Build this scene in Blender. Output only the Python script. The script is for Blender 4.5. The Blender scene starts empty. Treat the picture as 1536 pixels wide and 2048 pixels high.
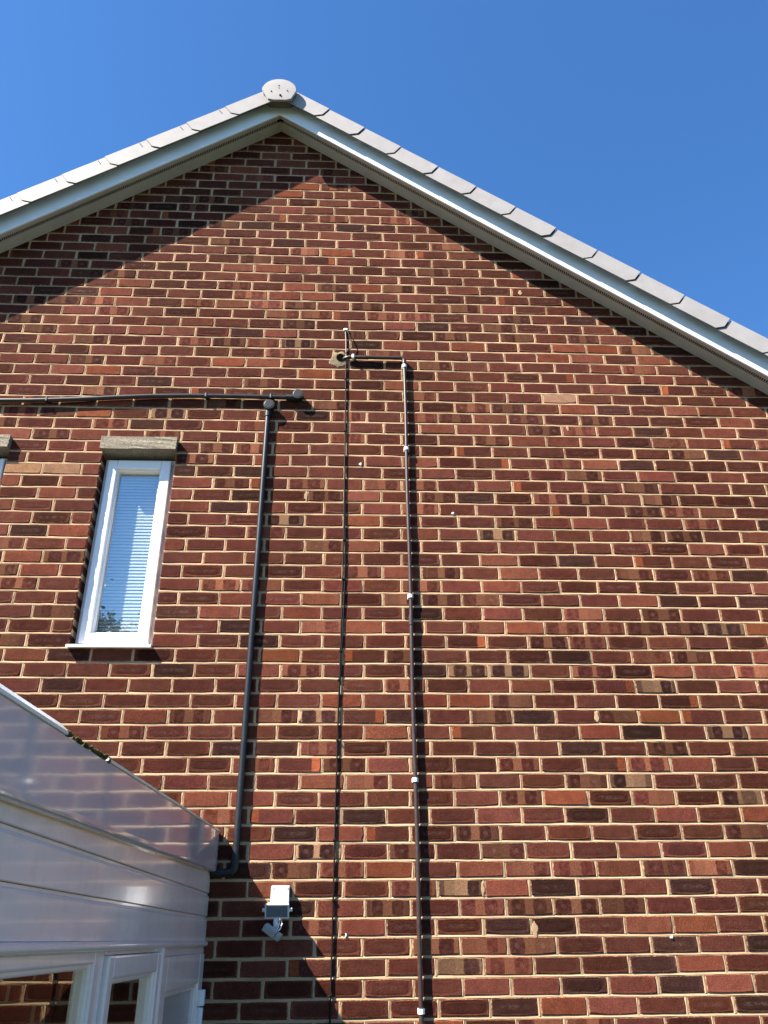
import bpy, bmesh, math, random
from mathutils import Vector, Matrix
R = math.radians
random.seed(7)
scene = bpy.context.scene
col = scene.collection
OFF = 1.8                      # height of brick joint 0 above the ground
G = .0818                      # course height
BP = .225                      # brick pitch along the wall

# ------------------------------------------------------------------ camera
CAM = Vector((-.4298, -4.268, .3165 + OFF))
RT = Vector((.99901, -.0430, -.0098)).normalized()
FW = Vector((.0426, .8848, .4641)).normalized()
UP = RT.cross(FW).normalized(); RT = FW.cross(UP).normalized()
FPX = 1632.43                  # focal length in pixels of the 1536 x 2048 photograph
cd = bpy.data.cameras.new('camera'); cam = bpy.data.objects.new('camera', cd); col.objects.link(cam)
cd.sensor_fit = 'VERTICAL'; cd.sensor_height = 24; cd.lens = FPX / 2048 * 24
cd.clip_start = .05; cd.clip_end = 3000
M = Matrix((RT, UP, -FW)).transposed().to_4x4(); M.translation = CAM
cam.matrix_world = M
scene.camera = cam
scene.render.resolution_x = 768; scene.render.resolution_y = 1024

# ------------------------------------------------------------------ sky, sun, exposure
SUN = Vector((1.70, 1.0, -2.20)).normalized()      # direction the light travels
elev = math.asin(-SUN.z); azim = math.atan2(-SUN.x, -SUN.y)
w = bpy.data.worlds.new('World'); scene.world = w; w.use_nodes = True
nt = w.node_tree; bg = nt.nodes['Background']
sky = nt.nodes.new('ShaderNodeTexSky'); sky.sky_type = 'NISHITA'; sky.sun_disc = False
sky.sun_elevation = elev; sky.sun_rotation = azim
sky.altitude = 0; sky.air_density = 1.0; sky.dust_density = .25; sky.ozone_density = 8.5
hs = nt.nodes.new('ShaderNodeHueSaturation'); hs.inputs['Saturation'].default_value = 1.11
nt.links.new(sky.outputs[0], hs.inputs['Color']); nt.links.new(hs.outputs[0], bg.inputs[0]); bg.inputs[1].default_value = .066
sl = bpy.data.lights.new('sun', 'SUN'); sl.energy = 5.0; sl.angle = R(.53); sl.color = (1, .92, .80)
so = bpy.data.objects.new('sun', sl); col.objects.link(so)
so.rotation_euler = SUN.to_track_quat('-Z', 'Y').to_euler(); so.location = (-8, -6, 14)
vs = scene.view_settings
vs.view_transform = 'Standard'; vs.look = 'None'; vs.exposure = 2.0; vs.gamma = 1; vs.use_curve_mapping = False

# ------------------------------------------------------------------ materials
def mat(name, color, rough=.6, spec=.5, coat=0, metal=0, noise=None, bump=None, dirt=None):
    """noise=(scale, amount) value variation; bump=(scale, strength, distance); dirt=(scale, colour, amount)"""
    m = bpy.data.materials.new(name); m.use_nodes = True
    n = m.node_tree.nodes; l = m.node_tree.links; p = n['Principled BSDF']
    p.inputs['Roughness'].default_value = rough; p.inputs['Specular IOR Level'].default_value = spec
    p.inputs['Coat Weight'].default_value = coat; p.inputs['Coat Roughness'].default_value = .05
    p.inputs['Metallic'].default_value = metal
    p.inputs['Base Color'].default_value = (*color, 1)
    tc = n.new('ShaderNodeTexCoord')
    cur = None
    if noise:
        t = n.new('ShaderNodeTexNoise'); t.inputs['Scale'].default_value = noise[0]; t.inputs['Detail'].default_value = 6
        l.new(tc.outputs['Object'], t.inputs['Vector'])
        mr = n.new('ShaderNodeMapRange'); mr.inputs[1].default_value = .3; mr.inputs[2].default_value = .7
        mr.inputs[3].default_value = 1 - noise[1]; mr.inputs[4].default_value = 1 + noise[1]
        l.new(t.outputs[0], mr.inputs[0])
        mx = n.new('ShaderNodeMix'); mx.data_type = 'RGBA'; mx.blend_type = 'MULTIPLY'; mx.inputs[0].default_value = 1
        mx.inputs[6].default_value = (*color, 1); l.new(mr.outputs[0], mx.inputs[7]); cur = mx.outputs[2]
    if dirt:
        t = n.new('ShaderNodeTexNoise'); t.inputs['Scale'].default_value = dirt[0]; t.inputs['Detail'].default_value = 8
        t.inputs['Roughness'].default_value = .7
        l.new(tc.outputs['Object'], t.inputs['Vector'])
        mr = n.new('ShaderNodeMapRange'); mr.inputs[1].default_value = .5; mr.inputs[2].default_value = .75
        mr.inputs[3].default_value = 0; mr.inputs[4].default_value = dirt[2]
        l.new(t.outputs[0], mr.inputs[0])
        mx = n.new('ShaderNodeMix'); mx.data_type = 'RGBA'
        l.new(mr.outputs[0], mx.inputs[0])
        if cur: l.new(cur, mx.inputs[6])
        else: mx.inputs[6].default_value = (*color, 1)
        mx.inputs[7].default_value = (*dirt[1], 1); cur = mx.outputs[2]
    if cur: l.new(cur, p.inputs['Base Color'])
    if bump:
        t = n.new('ShaderNodeTexNoise'); t.inputs['Scale'].default_value = bump[0]; t.inputs['Detail'].default_value = 4
        l.new(tc.outputs['Object'], t.inputs['Vector'])
        b = n.new('ShaderNodeBump'); b.inputs['Strength'].default_value = bump[1]; b.inputs['Distance'].default_value = bump[2]
        l.new(t.outputs[0], b.inputs['Height']); l.new(b.outputs[0], p.inputs['Normal'])
        if coat: l.new(b.outputs[0], p.inputs['Coat Normal'])
    return m

MT = {}
MT['mortar'] = mat('mortar', (.36, .245, .148), .95, .08, noise=(2.2, .22), bump=(420, .8, .0016), dirt=(9, (.13, .082, .052), .55))
MT['patch'] = mat('patch_mortar', (.20, .155, .10), .95, .05, noise=(60, .3), bump=(120, 1, .008), dirt=(30, (.07, .05, .035), .7))
MT['dark'] = mat('dark_void', (.004, .0035, .003), .95, .0)
MT['pvc'] = mat('white_pvc', (.74, .74, .75), .22, .5, noise=(3, .04))
MT['pvc_gloss'] = mat('gloss_fascia_pvc', (.56, .50, .53), .09, .75, coat=.6, noise=(2, .05), bump=(2.2, .10, .01), dirt=(40, (.30, .28, .24), .12))
MT['pvc_clad'] = mat('cladding_pvc', (.74, .64, .62), .16, .6, coat=.25, noise=(4, .06), bump=(3.0, .10, .008), dirt=(14, (.36, .32, .26), .25))
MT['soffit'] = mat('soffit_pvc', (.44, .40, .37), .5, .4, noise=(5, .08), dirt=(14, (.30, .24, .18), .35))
MT['barge'] = mat('bargeboard_pvc', (.72, .74, .78), .3, .5, noise=(3, .05), dirt=(10, (.45, .44, .42), .2))
MT['verge'] = mat('verge_grey', (.28, .265, .265), .6, .3, noise=(12, .06), bump=(300, .3, .001), dirt=(7, (.22, .20, .185), .4))
MT['tile'] = mat('roof_tile', (.12, .11, .11), .85, .3, noise=(20, .2), bump=(150, .6, .002))
MT['black'] = mat('black_plastic', (.012, .012, .014), .38, .4, noise=(30, .2), dirt=(18, (.06, .055, .05), .3))
MT['blackcap'] = mat('black_cap', (.014, .015, .018), .5, .3, noise=(40, .2))
MT['brown'] = mat('brown_plastic', (.035, .020, .016), .38, .5, noise=(30, .2), dirt=(25, (.10, .08, .07), .3))
MT['cable'] = mat('cable', (.008, .007, .007), .6, .15)
MT['oldcable'] = mat('pinkish_cable', (.18, .11, .10), .5, .4)
MT['clip'] = mat('white_clip', (.78, .77, .74), .4, .5)
MT['concrete'] = mat('lintel_concrete', (.215, .185, .14), .95, .2, noise=(160, .55), bump=(240, 1, .004), dirt=(20, (.08, .072, .055), .5))
MT['lamp'] = mat('lamp_housing', (.70, .70, .70), .35, .5, noise=(20, .05))
MT['lampglass'] = mat('lamp_glass', (.15, .16, .18), .12, .6)
MT['sensor'] = mat('sensor_plastic', (.33, .32, .29), .45, .4, noise=(40, .1))
MT['ground'] = mat('lawn', (.030, .045, .018), .95, .2, noise=(1.3, .3), bump=(60, .8, .01))
MT['plaster'] = mat('plaster', (.42, .41, .39), .9, .2)
MT['moss'] = mat('moss', (.075, .068, .022), 1, .1, noise=(120, .6), bump=(200, 1, .004))
MT['blind'] = mat('blind_slat', (.68, .69, .67), .5, .4)
MT['leaf'] = mat('leaf', (.045, .075, .03), .6, .3, noise=(2, .3))
MT['bark'] = mat('bark', (.09, .065, .045), .9, .2, bump=(30, 1, .02))

def glass_mat(name, refl, rough=.0, tint=(.86, .93, .95), base_=.02):
    m = bpy.data.materials.new(name); m.use_nodes = True
    n = m.node_tree.nodes; l = m.node_tree.links; n.remove(n['Principled BSDF'])
    tr = n.new('ShaderNodeBsdfTransparent'); tr.inputs[0].default_value = (*tint, 1)
    gl = n.new('ShaderNodeBsdfGlossy'); gl.inputs['Roughness'].default_value = rough; gl.inputs[0].default_value = (1, .97, .90, 1)
    lw = n.new('ShaderNodeLayerWeight'); lw.inputs[0].default_value = .5
    fr = n.new('ShaderNodeMath'); fr.operation = 'POWER'; fr.inputs[1].default_value = 5.0; l.new(lw.outputs['Facing'], fr.inputs[0])
    ma = n.new('ShaderNodeMath'); ma.operation = 'MULTIPLY_ADD'; ma.use_clamp = True
    ma.inputs[1].default_value = refl; ma.inputs[2].default_value = base_
    tc = n.new('ShaderNodeTexCoord'); nz = n.new('ShaderNodeTexNoise'); nz.inputs['Scale'].default_value = 3
    l.new(tc.outputs['Object'], nz.inputs['Vector'])
    b = n.new('ShaderNodeBump'); b.inputs['Strength'].default_value = .04; b.inputs['Distance'].default_value = .01
    l.new(nz.outputs[0], b.inputs['Height']); l.new(b.outputs[0], gl.inputs['Normal'])
    mx = n.new('ShaderNodeMixShader')
    l.new(fr.outputs[0], ma.inputs[0]); l.new(ma.outputs[0], mx.inputs[0])
    l.new(tr.outputs[0], mx.inputs[1]); l.new(gl.outputs[0], mx.inputs[2]); l.new(mx.outputs[0], n['Material Output'].inputs[0])
    return m
MT['glass'] = glass_mat('window_glass', .55, tint=(.74, .80, .80), base_=.36)
MT['porchglass'] = glass_mat('porch_glass', .9, tint=(.72, .74, .70), base_=.08)

def brick_material():
    m = bpy.data.materials.new('dappled_brick'); m.use_nodes = True
    n = m.node_tree.nodes; l = m.node_tree.links; p = n['Principled BSDF']
    p.inputs['Roughness'].default_value = .92; p.inputs['Specular IOR Level'].default_value = .04
    def attr(nm):
        a = n.new('ShaderNodeAttribute'); a.attribute_name = nm; return a
    def math_(op, a, b=None, c=None, clamp=False):
        x = n.new('ShaderNodeMath'); x.operation = op; x.use_clamp = clamp
        for i, v in enumerate((a, b, c)):
            if v is None: continue
            if isinstance(v, (int, float)): x.inputs[i].default_value = v
            else: l.new(v, x.inputs[i])
        return x.outputs[0]
    def rng(v, a, b, c=0, d=1, smooth=True):
        x = n.new('ShaderNodeMapRange'); x.interpolation_type = 'SMOOTHSTEP' if smooth else 'LINEAR'
        x.inputs[1].default_value = a; x.inputs[2].default_value = b; x.inputs[3].default_value = c; x.inputs[4].default_value = d
        l.new(v, x.inputs[0]); return x.outputs[0]
    def mix(f, a, b, mode='MIX'):
        x = n.new('ShaderNodeMix'); x.data_type = 'RGBA'; x.blend_type = mode
        for i, v in ((0, f), (6, a), (7, b)):
            if isinstance(v, (int, float)): x.inputs[i].default_value = v
            elif isinstance(v, tuple): x.inputs[i].default_value = (*v, 1)
            else: l.new(v, x.inputs[i])
        return x.outputs[2]
    bc = attr('bc'); sp = n.new('ShaderNodeSeparateXYZ'); l.new(bc.outputs['Vector'], sp.inputs[0])
    u, v, seed = sp.outputs
    base = attr('bcol').outputs['Color']
    par = attr('bpar'); ps = n.new('ShaderNodeSeparateColor'); l.new(par.outputs['Color'], ps.inputs[0])
    oval, spots, endb = ps.outputs[0], ps.outputs[1], ps.outputs[2]; streak = par.outputs['Alpha']
    acc = attr('bacc').outputs['Color']
    va = attr('bvar'); vsn = n.new('ShaderNodeSeparateColor'); l.new(va.outputs['Color'], vsn.inputs[0])
    r1, r2, r3 = vsn.outputs[0], vsn.outputs[1], vsn.outputs[2]; r4 = va.outputs['Alpha']
    cx = n.new('ShaderNodeCombineXYZ'); l.new(math_('MULTIPLY', u, 2.9), cx.inputs[0]); l.new(v, cx.inputs[1]); l.new(math_('MULTIPLY', seed, 91.0), cx.inputs[2])
    P3 = cx.outputs[0]
    def noise(scale, detail=4, rough=.6, stretch=None):
        t = n.new('ShaderNodeTexNoise'); t.inputs['Scale'].default_value = scale; t.inputs['Detail'].default_value = detail; t.inputs['Roughness'].default_value = rough
        if stretch:
            mp = n.new('ShaderNodeMapping'); mp.inputs['Scale'].default_value = stretch; l.new(P3, mp.inputs[0]); l.new(mp.outputs[0], t.inputs['Vector'])
        else: l.new(P3, t.inputs['Vector'])
        return t.outputs[0]
    blot = noise(1.6, 3); grain = noise(17, 4, .8); speck = noise(13, 3, .75); drag = noise(9, 3, .6, (3.2, .35, 1)); wob = noise(3.2, 3)
    wv = math_('MULTIPLY_ADD', wob, .9, -.45)
    # distance-like fields
    du = math_('ABSOLUTE', math_('SUBTRACT', u, .5)); dv = math_('ABSOLUTE', math_('SUBTRACT', v, .5))
    e = math_('ADD', math_('POWER', math_('DIVIDE', du, math_('MULTIPLY_ADD', r1, .06, .425)), 5.0), math_('POWER', math_('DIVIDE', dv, math_('MULTIPLY_ADD', r2, .12, .35)), 4.0))
    e = math_('ADD', e, math_('MULTIPLY', wv, math_('MULTIPLY_ADD', r3, 1.6, .6)))
    inner = rng(e, .15, 1.35, 1, 0)
    ring = math_('MULTIPLY', rng(e, .25, .65), rng(e, .7, 1.25, 1, 0))
    core = math_('MULTIPLY', rng(dv, .05, .20, 1, 0), rng(du, .20, .40, 1, 0))
    # two dark squares at .27 and .73 (flashed bricks stacked across each other in the kiln)
    us = math_('ADD', u, math_('MULTIPLY_ADD', r1, .12, -.06))
    du2 = math_('ABSOLUTE', math_('SUBTRACT', us, .5))
    ds = math_('ABSOLUTE', math_('SUBTRACT', du2, math_('MULTIPLY_ADD', r2, .06, .22)))
    hw = math_('MULTIPLY_ADD', r3, .065, .125)
    es = math_('ADD', math_('POWER', math_('DIVIDE', ds, hw), 5.0), math_('POWER', math_('DIVIDE', dv, .47), 8.0))
    es = math_('ADD', es, math_('MULTIPLY', wv, 1.1))
    sq = rng(es, .35, 1.2, 1, 0)
    side_ = math_('MULTIPLY', rng(us, .45, .55), rng(r4, .55, .75))      # some bricks show one mark only
    sq = math_('MULTIPLY', sq, math_('SUBTRACT', 1.0, math_('MULTIPLY', side_, .75)))
    eye = math_('MULTIPLY', rng(math_('ADD', math_('POWER', math_('DIVIDE', ds, .06), 2.0), math_('POWER', math_('DIVIDE', dv, .17), 2.0)), .4, 1.1, 1, 0), grain)
    endm = rng(math_('ADD', u, math_('MULTIPLY', wv, .05)), .77, .80)
    c = base
    c = mix(math_('MULTIPLY', rng(blot, .35, .7), .45), c, mix(1, c, (.52, .48, .46), 'MULTIPLY'))
    # oval firing mark
    dk = mix(1, c, (.44, .42, .43), 'MULTIPLY')
    c = mix(math_('MULTIPLY', inner, math_('MULTIPLY', oval, .9)), c, dk)
    c = mix(math_('MULTIPLY', ring, math_('MULTIPLY', oval, math_('MULTIPLY', r4, .38))), c, mix(1, c, (.42, .38, .38), 'MULTIPLY'))
    cr = math_('MULTIPLY', core, math_('MULTIPLY', streak, rng(math_('ADD', math_('MULTIPLY', grain, .5), math_('MULTIPLY', wob, .5)), .44, .60)))
    c = mix(math_('MULTIPLY', cr, .34), c, (.15, .09, .075))
    # lighter sandy rim on the arrises
    rim = math_('MAXIMUM', rng(dv, .40, .49), rng(du, .462, .495))
    c = mix(math_('MULTIPLY', rim, math_('MULTIPLY', rng(wob, .36, .60), .6)), c, (.145, .070, .040))
    edge = math_('MAXIMUM', rng(dv, .43, .485), rng(du, .468, .492))
    smear = math_('MULTIPLY', edge, rng(noise(5.5, 4, .7), .50, .60))
    # banded / two-spot bricks
    ends = math_('MULTIPLY', rng(du2, .35, .40), rng(r3, .75, .35))
    acc2 = mix(math_('MULTIPLY', ends, .8), acc, base)
    cs = mix(sq, acc2, mix(rng(wob, .35, .65), mix(1, base, (.55, .50, .50), 'MULTIPLY'), mix(1, base, (.95, .9, .9), 'MULTIPLY')))
    cs = mix(math_('MULTIPLY', eye, math_('MULTIPLY', r1, .45)), cs, (.15, .08, .07))
    c = mix(spots, c, cs)
    c = mix(math_('MULTIPLY', endm, endb), c, acc)
    c = mix(math_('MULTIPLY', smear, .8), c, (.27, .18, .11))
    # drag marks and sand grain
    c = mix(math_('MULTIPLY', rng(drag, .5, .75), .28), c, mix(1, c, (1.7, 1.55, 1.45), 'MULTIPLY'))
    gm = rng(grain, .32, .68, .42, 1.62, False)
    c = mix(1, c, gm, 'MULTIPLY')
    c = mix(math_('MULTIPLY', rng(speck, .55, .68), .42), c, mix(1, c, (2.2, 2.0, 1.8), 'MULTIPLY'))
    c = mix(math_('MULTIPLY', rng(speck, .46, .34), .35), c, mix(1, c, (.45, .43, .42), 'MULTIPLY'))
    ge = n.new('ShaderNodeNewGeometry'); mpw = n.new('ShaderNodeMapping'); mpw.inputs['Scale'].default_value = (1.5, 1.5, .45)
    l.new(ge.outputs['Position'], mpw.inputs[0]); tw = n.new('ShaderNodeTexNoise'); tw.inputs['Scale'].default_value = 1.1; tw.inputs['Detail'].default_value = 5
    l.new(mpw.outputs[0], tw.inputs['Vector']); c = mix(1, c, rng(tw.outputs[0], .33, .67, .80, 1.18, False), 'MULTIPLY')
    l.new(c, p.inputs['Base Color'])
    h = math_('ADD', math_('MULTIPLY', grain, .55), math_('ADD', math_('MULTIPLY', drag, .5), math_('MULTIPLY', math_('MULTIPLY', ring, oval), -.5)))
    b = n.new('ShaderNodeBump'); b.inputs['Strength'].default_value = .7; b.inputs['Distance'].default_value = .0030
    l.new(h, b.inputs['Height']); l.new(b.outputs[0], p.inputs['Normal'])
    return m
MT['brick'] = brick_material()

# ------------------------------------------------------------------ mesh helpers
class MB:
    def __init__(s): s.v = []; s.f = []; s.smooth = []
    def add(s, vs, fs, smooth=False):
        o = len(s.v); s.v += [tuple(q) for q in vs]
        for f in fs: s.f.append(tuple(i + o for i in f)); s.smooth.append(smooth)
    def box(s, x0, x1, y0, y1, z0, z1):
        x0, x1 = sorted((x0, x1)); y0, y1 = sorted((y0, y1)); z0, z1 = sorted((z0, z1))
        s.add([(x0, y0, z0), (x1, y0, z0), (x1, y1, z0), (x0, y1, z0), (x0, y0, z1), (x1, y0, z1), (x1, y1, z1), (x0, y1, z1)],
              [(0, 3, 2, 1), (4, 5, 6, 7), (0, 1, 5, 4), (1, 2, 6, 5), (2, 3, 7, 6), (3, 0, 4, 7)])
    def bbox(s, x0, x1, y0, y1, z0, z1, b=.004, seg=2):
        bm = bmesh.new(); bmesh.ops.create_cube(bm, size=1)
        for q in bm.verts:
            q.co = Vector(((x0 + x1) / 2 + q.co.x * abs(x1 - x0), (y0 + y1) / 2 + q.co.y * abs(y1 - y0), (z0 + z1) / 2 + q.co.z * abs(z1 - z0)))
        bmesh.ops.bevel(bm, geom=bm.edges[:], offset=b, segments=seg, affect='EDGES', profile=.5)
        s.frombm(bm)
    def frombm(s, bm, smooth=False):
        bm.verts.index_update()
        s.add([q.co[:] for q in bm.verts], [[q.index for q in f.verts] for f in bm.faces], smooth); bm.free()
    def prism(s, pts0, pts1, smooth=False):
        """two matching closed rings joined and capped"""
        n = len(pts0)
        s.add(list(pts0) + list(pts1), [(i, (i + 1) % n, n + (i + 1) % n, n + i) for i in range(n)] , smooth)
        s.add(list(pts0), [tuple(range(n))[::-1]]); s.add(list(pts1), [tuple(range(n))])
    def tube(s, path, r, n=14, caps=True):
        path = [Vector(q) for q in path]
        if isinstance(r, (int, float)): r = [r] * len(path)
        t0 = (path[1] - path[0]).normalized()
        a = Vector((0, 0, 1)) if abs(t0.z) < .9 else Vector((1, 0, 0))
        nrm = t0.cross(a).normalized(); vs = []
        for i, q in enumerate(path):
            t = (path[min(i + 1, len(path) - 1)] - path[max(i - 1, 0)]).normalized()
            nrm = (nrm - t * nrm.dot(t)).normalized(); bi = t.cross(nrm)
            for k in range(n):
                an = 2 * math.pi * k / n; vs.append(q + (nrm * math.cos(an) + bi * math.sin(an)) * r[i])
        fs = [(i * n + k, i * n + (k + 1) % n, (i + 1) * n + (k + 1) % n, (i + 1) * n + k) for i in range(len(path) - 1) for k in range(n)]
        s.add(vs, fs, True)
        if caps:
            s.add(vs[:n], [tuple(range(n))[::-1]]); s.add(vs[-n:], [tuple(range(n))])
    def build(s, name, m, parent=None, loc=None):
        me = bpy.data.meshes.new(name); me.from_pydata(s.v, [], s.f); me.update()
        me.polygons.foreach_set('use_smooth', s.smooth)
        bm = bmesh.new(); bm.from_mesh(me); bmesh.ops.recalc_face_normals(bm, faces=bm.faces); bm.to_mesh(me); bm.free()
        me.materials.append(MT[m] if isinstance(m, str) else m)
        o = bpy.data.objects.new(name, me); col.objects.link(o)
        if parent is not None: o.parent = parent; o.matrix_parent_inverse = parent.matrix_world.inverted()
        return o

def empty(name, loc):
    o = bpy.data.objects.new(name, None); col.objects.link(o); o.location = loc
    o.matrix_world = Matrix.Translation(loc); return o
def tag(o, label, cat, group=None):
    o['label'] = label; o['category'] = cat
    if group: o['group'] = group
    return o
def arc(c, r, a0, a1, n, ax, ay):
    return [Vector(c) + Vector(ax) * r * math.cos(a0 + (a1 - a0) * i / n) + Vector(ay) * r * math.sin(a0 + (a1 - a0) * i / n) for i in range(n + 1)]

def to_px(q):
    d = Vector(q) - CAM; wz = d.dot(FW)
    if wz <= 0: return None
    return 768 + FPX * d.dot(RT) / wz, 1024 - FPX * d.dot(UP) / wz
def on_wall(px, py, Y=0.0):
    d = FW + RT * ((px - 768) / FPX) + UP * ((1024 - py) / FPX)
    return CAM + d * ((Y - CAM.y) / d.y)

# ------------------------------------------------------------------ ground
g = MB(); g.add([(-400, -400, 0), (400, -400, 0), (400, 400, 0), (-400, 400, 0)], [(0, 1, 2, 3)])
go = g.build('ground', 'ground'); go['kind'] = 'structure'

# ------------------------------------------------------------------ the house
house = empty('brick_house', (-.99, 0, 0))
tag(house, 'red brown brick gable end of a house with grey verge and white trim', 'house')
AX, AZ = -.988, 5.879 + OFF
TH = {-1: R(35.75), 1: R(36.4)}
HALF = 4.2
def roof_z(x):                      # soffit line on the wall
    return AZ - abs(x - AX) * math.tan(TH[1 if x > AX else -1])
def roof_x(z, side):
    return AX + side * (AZ - z) / math.tan(TH[side])
XL, XR = AX - HALF, AX + HALF
# openings: (x0, x1, z0, z1)
W1 = (-1.922, -1.484, 1.710 + OFF, 36 * G + OFF)
SH2 = -.995
W2 = (W1[0] + SH2, W1[1] + SH2, W1[2], W1[3])
LINT = [(-1.934 + s, -1.484 + s, 36 * G + OFF, 37 * G + OFF) for s in (0, SH2)]

# --- brick courses
offs = {0: -.7, 2: 3.6, 4: 2.8, 6: -2.5, 8: -1.1, 10: 3.4, 12: -4.2, 16: 2.5, 20: 1.1, 24: 6.4, 28: 4.4, 30: 5.4, 36: .4, 40: -4.6, 45: -5.0, 46: -3.4, 52: -2.3, 56: -7.8, 60: 1.7, 66: .5}
keys = sorted(offs)
def shift(n):
    if n <= keys[0]: o = offs[keys[0]]
    elif n >= keys[-1]: o = offs[keys[-1]]
    else:
        b = min(k for k in keys if k >= n); a = max(k for k in keys if k <= n)
        o = offs[a] if a == b else offs[a] + (offs[b] - offs[a]) * (n - a) / (b - a)
    pp = 97.3 + (62 - 97.3) * max(0, min(70, n)) / 66
    return -o * BP / pp
rn = random.Random(11)
PALETTE = {   # base colour, accent, (oval, spots, end, streak)
 'd': ((.152, .051, .033), (.15, .072, .038), (1, 0, 0, .8)),
 'm': ((.158, .052, .034), (.15, .072, .038), (.6, 0, 0, .4)),
 'k': ((.082, .036, .027), (.15, .072, .038), (.9, 0, 0, .9)),
 'p': ((.225, .074, .047), (.25, .09, .05), (.22, 0, 0, .2)),
 'o': ((.255, .078, .040), (.30, .09, .035), (.12, 0, 0, .1)),
 'b': ((.40, .228, .130), (.32, .22, .13), (.0, 0, 0, .0)),
 's': ((.100, .037, .026), (.165, .068, .038), (0, 1, 0, 0)),
 'r': ((.170, .056, .038), (.245, .090, .052), (0, 1, 0, 0)),      # reddish two-spot
 't': ((.075, .034, .027), (.29, .160, .090), (0, 1, 0, 0)),      # dark spots on pale bands
 'e': ((.135, .046, .031), (.28, .076, .034), (.7, 0, 1, .3)),
}
WEIGHTS = (('d', 32), ('m', 32), ('k', 5), ('p', 10), ('o', .8), ('b', .0), ('s', 9), ('r', 7), ('t', .6), ('e', 2.5))
def pick():
    t = rn.uniform(0, sum(q for _, q in WEIGHTS))
    for k, q in WEIGHTS:
        t -= q
        if t <= 0: return k
    return 'd'
NOTED = """1115,793b 1110,714o 1136,695o 970,695o 1190,1463o 725,1040o 665,1398o 215,740o 470,727o 642,747o 579,388o 612,373o
1130,1595o 920,1172p 1048,1255o 1513,1627o 1388,1854o 1404,1932o 1275,1703p 1056,1739r 1141,1739r 925,1778t 1013,1777p 1104,1776k
972,1815r 1058,1815s 1015,1856k 1110,1856k 974,1895r 1069,1895s 905,1936t 1020,1936r 1114,1936m 972,1977p 1071,1977p 1151,1977k
933,2020d 1030,2020k 1128,2020o 571,1739s 681,1739r 776,1739o 618,1702t 729,1702d 557,1702p 684,1664p 595,1664k 634,1778d 735,1778d
800,1778r 700,1819p 765,1815s 560,1309o 721,1253p 600,1225p 624,1430t 772,1462p 706,991p 745,1093p 630,944p 1455,1461t 1283,1463k
1328,1495s 1261,1561t 1304,1594r 1478,1594t 1351,1627p 1298,1372t 1449,1257t 1369,1257s 1300,1313r 1500,1343r 1505,1202k 1417,1100p
1373,1072s 992,1070t 938,1341t 1017,1343t 991,927e 1124,927r 952,857p 1092,859s 1093,997r 1080,972e 966,816r 41,867p 193,867p 51,935b
137,935b 191,602r 156,619p 228,621r 201,824o 127,824s 55,824r 178,717s 545,630r 639,630r 600,687t 567,667p 463,609p 530,687r
1340,1739s 1420,1739r 1500,1745k 1300,1778p 1430,1778k 1250,1815s 1330,1815m 1410,1815m 1300,1854p 1480,1854m 1260,1893m 1340,1893k
1430,1893m 1290,1932k 1480,1932m 1240,1972m 1360,1972k 1450,1972p 1250,2014p 1330,2014d 1420,2014d 1500,2014k 1000,1664d 1060,1520e
1100,1664m 940,1600p 1010,1593s 930,1561r 1010,1561m 1040,1525r 970,1495m 930,1463e 1010,1463p 1090,1463m 960,1430s 1050,1430k 940,1400o
980,1370p 1060,1370p""".split()
noted = {}
def course_of(z): return int(math.floor((z - OFF) / G))
for q in NOTED:
    a, b = q[:-1].split(','); noted.setdefault(course_of(on_wall(float(a), float(b)).z), []).append((on_wall(float(a), float(b)).x, q[-1]))

wave = [[rn.uniform(-1, 1) for _ in range(30)] for _ in range(90)]
def wob(n, x):
    i = n + 24; t = (x + 6) / .5; a = int(t); f = t - a; f = f * f * (3 - 2 * f)
    r = wave[i % 90]; return (r[a % 30] * (1 - f) + r[(a + 1) % 30] * f) * .0022
N0 = -22; N1 = int((AZ - OFF) / G) + 1
bricks = []      # (x0, x1, n, deep-left, deep-right)
joints = []      # perpends (x, n, width)
def intervals(z0, z1):
    zm = z0 + .010
    a, b = max(XL, roof_x(zm, -1)), min(XR, roof_x(zm, 1))
    if a >= b: return []
    iv = [(a, b)]
    for (p, q, s, t) in [W1, W2] + LINT:
        if min(z1, t) - max(z0, s) > .03:
            nv = []
            for (c, d) in iv:
                if q <= c or p >= d: nv.append((c, d)); continue
                if p > c: nv.append((c, p))
                if q < d: nv.append((q, d))
            iv = nv
    return iv
rows = {}
for n in range(N0, N1 + 1):
    z0 = OFF + n * G; z1 = z0 + G
    iv = intervals(z0, z1); rows[n] = iv
    for (a, b) in iv:
        k0 = math.floor((a - .5) / BP) - 3; xs = []
        for k in range(k0, k0 + 60):
            x = (k + (.5 if n % 2 else 0)) * BP + shift(n) + rn.uniform(-.006, .006)
            if a + .06 < x < b - .06: xs.append(x)
        pts = [a] + xs + [b]
        for i in range(len(pts) - 1):
            bricks.append((pts[i], pts[i + 1], n, i == 0, i == len(pts) - 2))
        for x in xs: joints.append((x, n, rn.choice((.008, .009, .010, .010, .011, .012, .014))))
jw = {(round(x, 5), n): q for x, n, q in joints}

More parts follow.
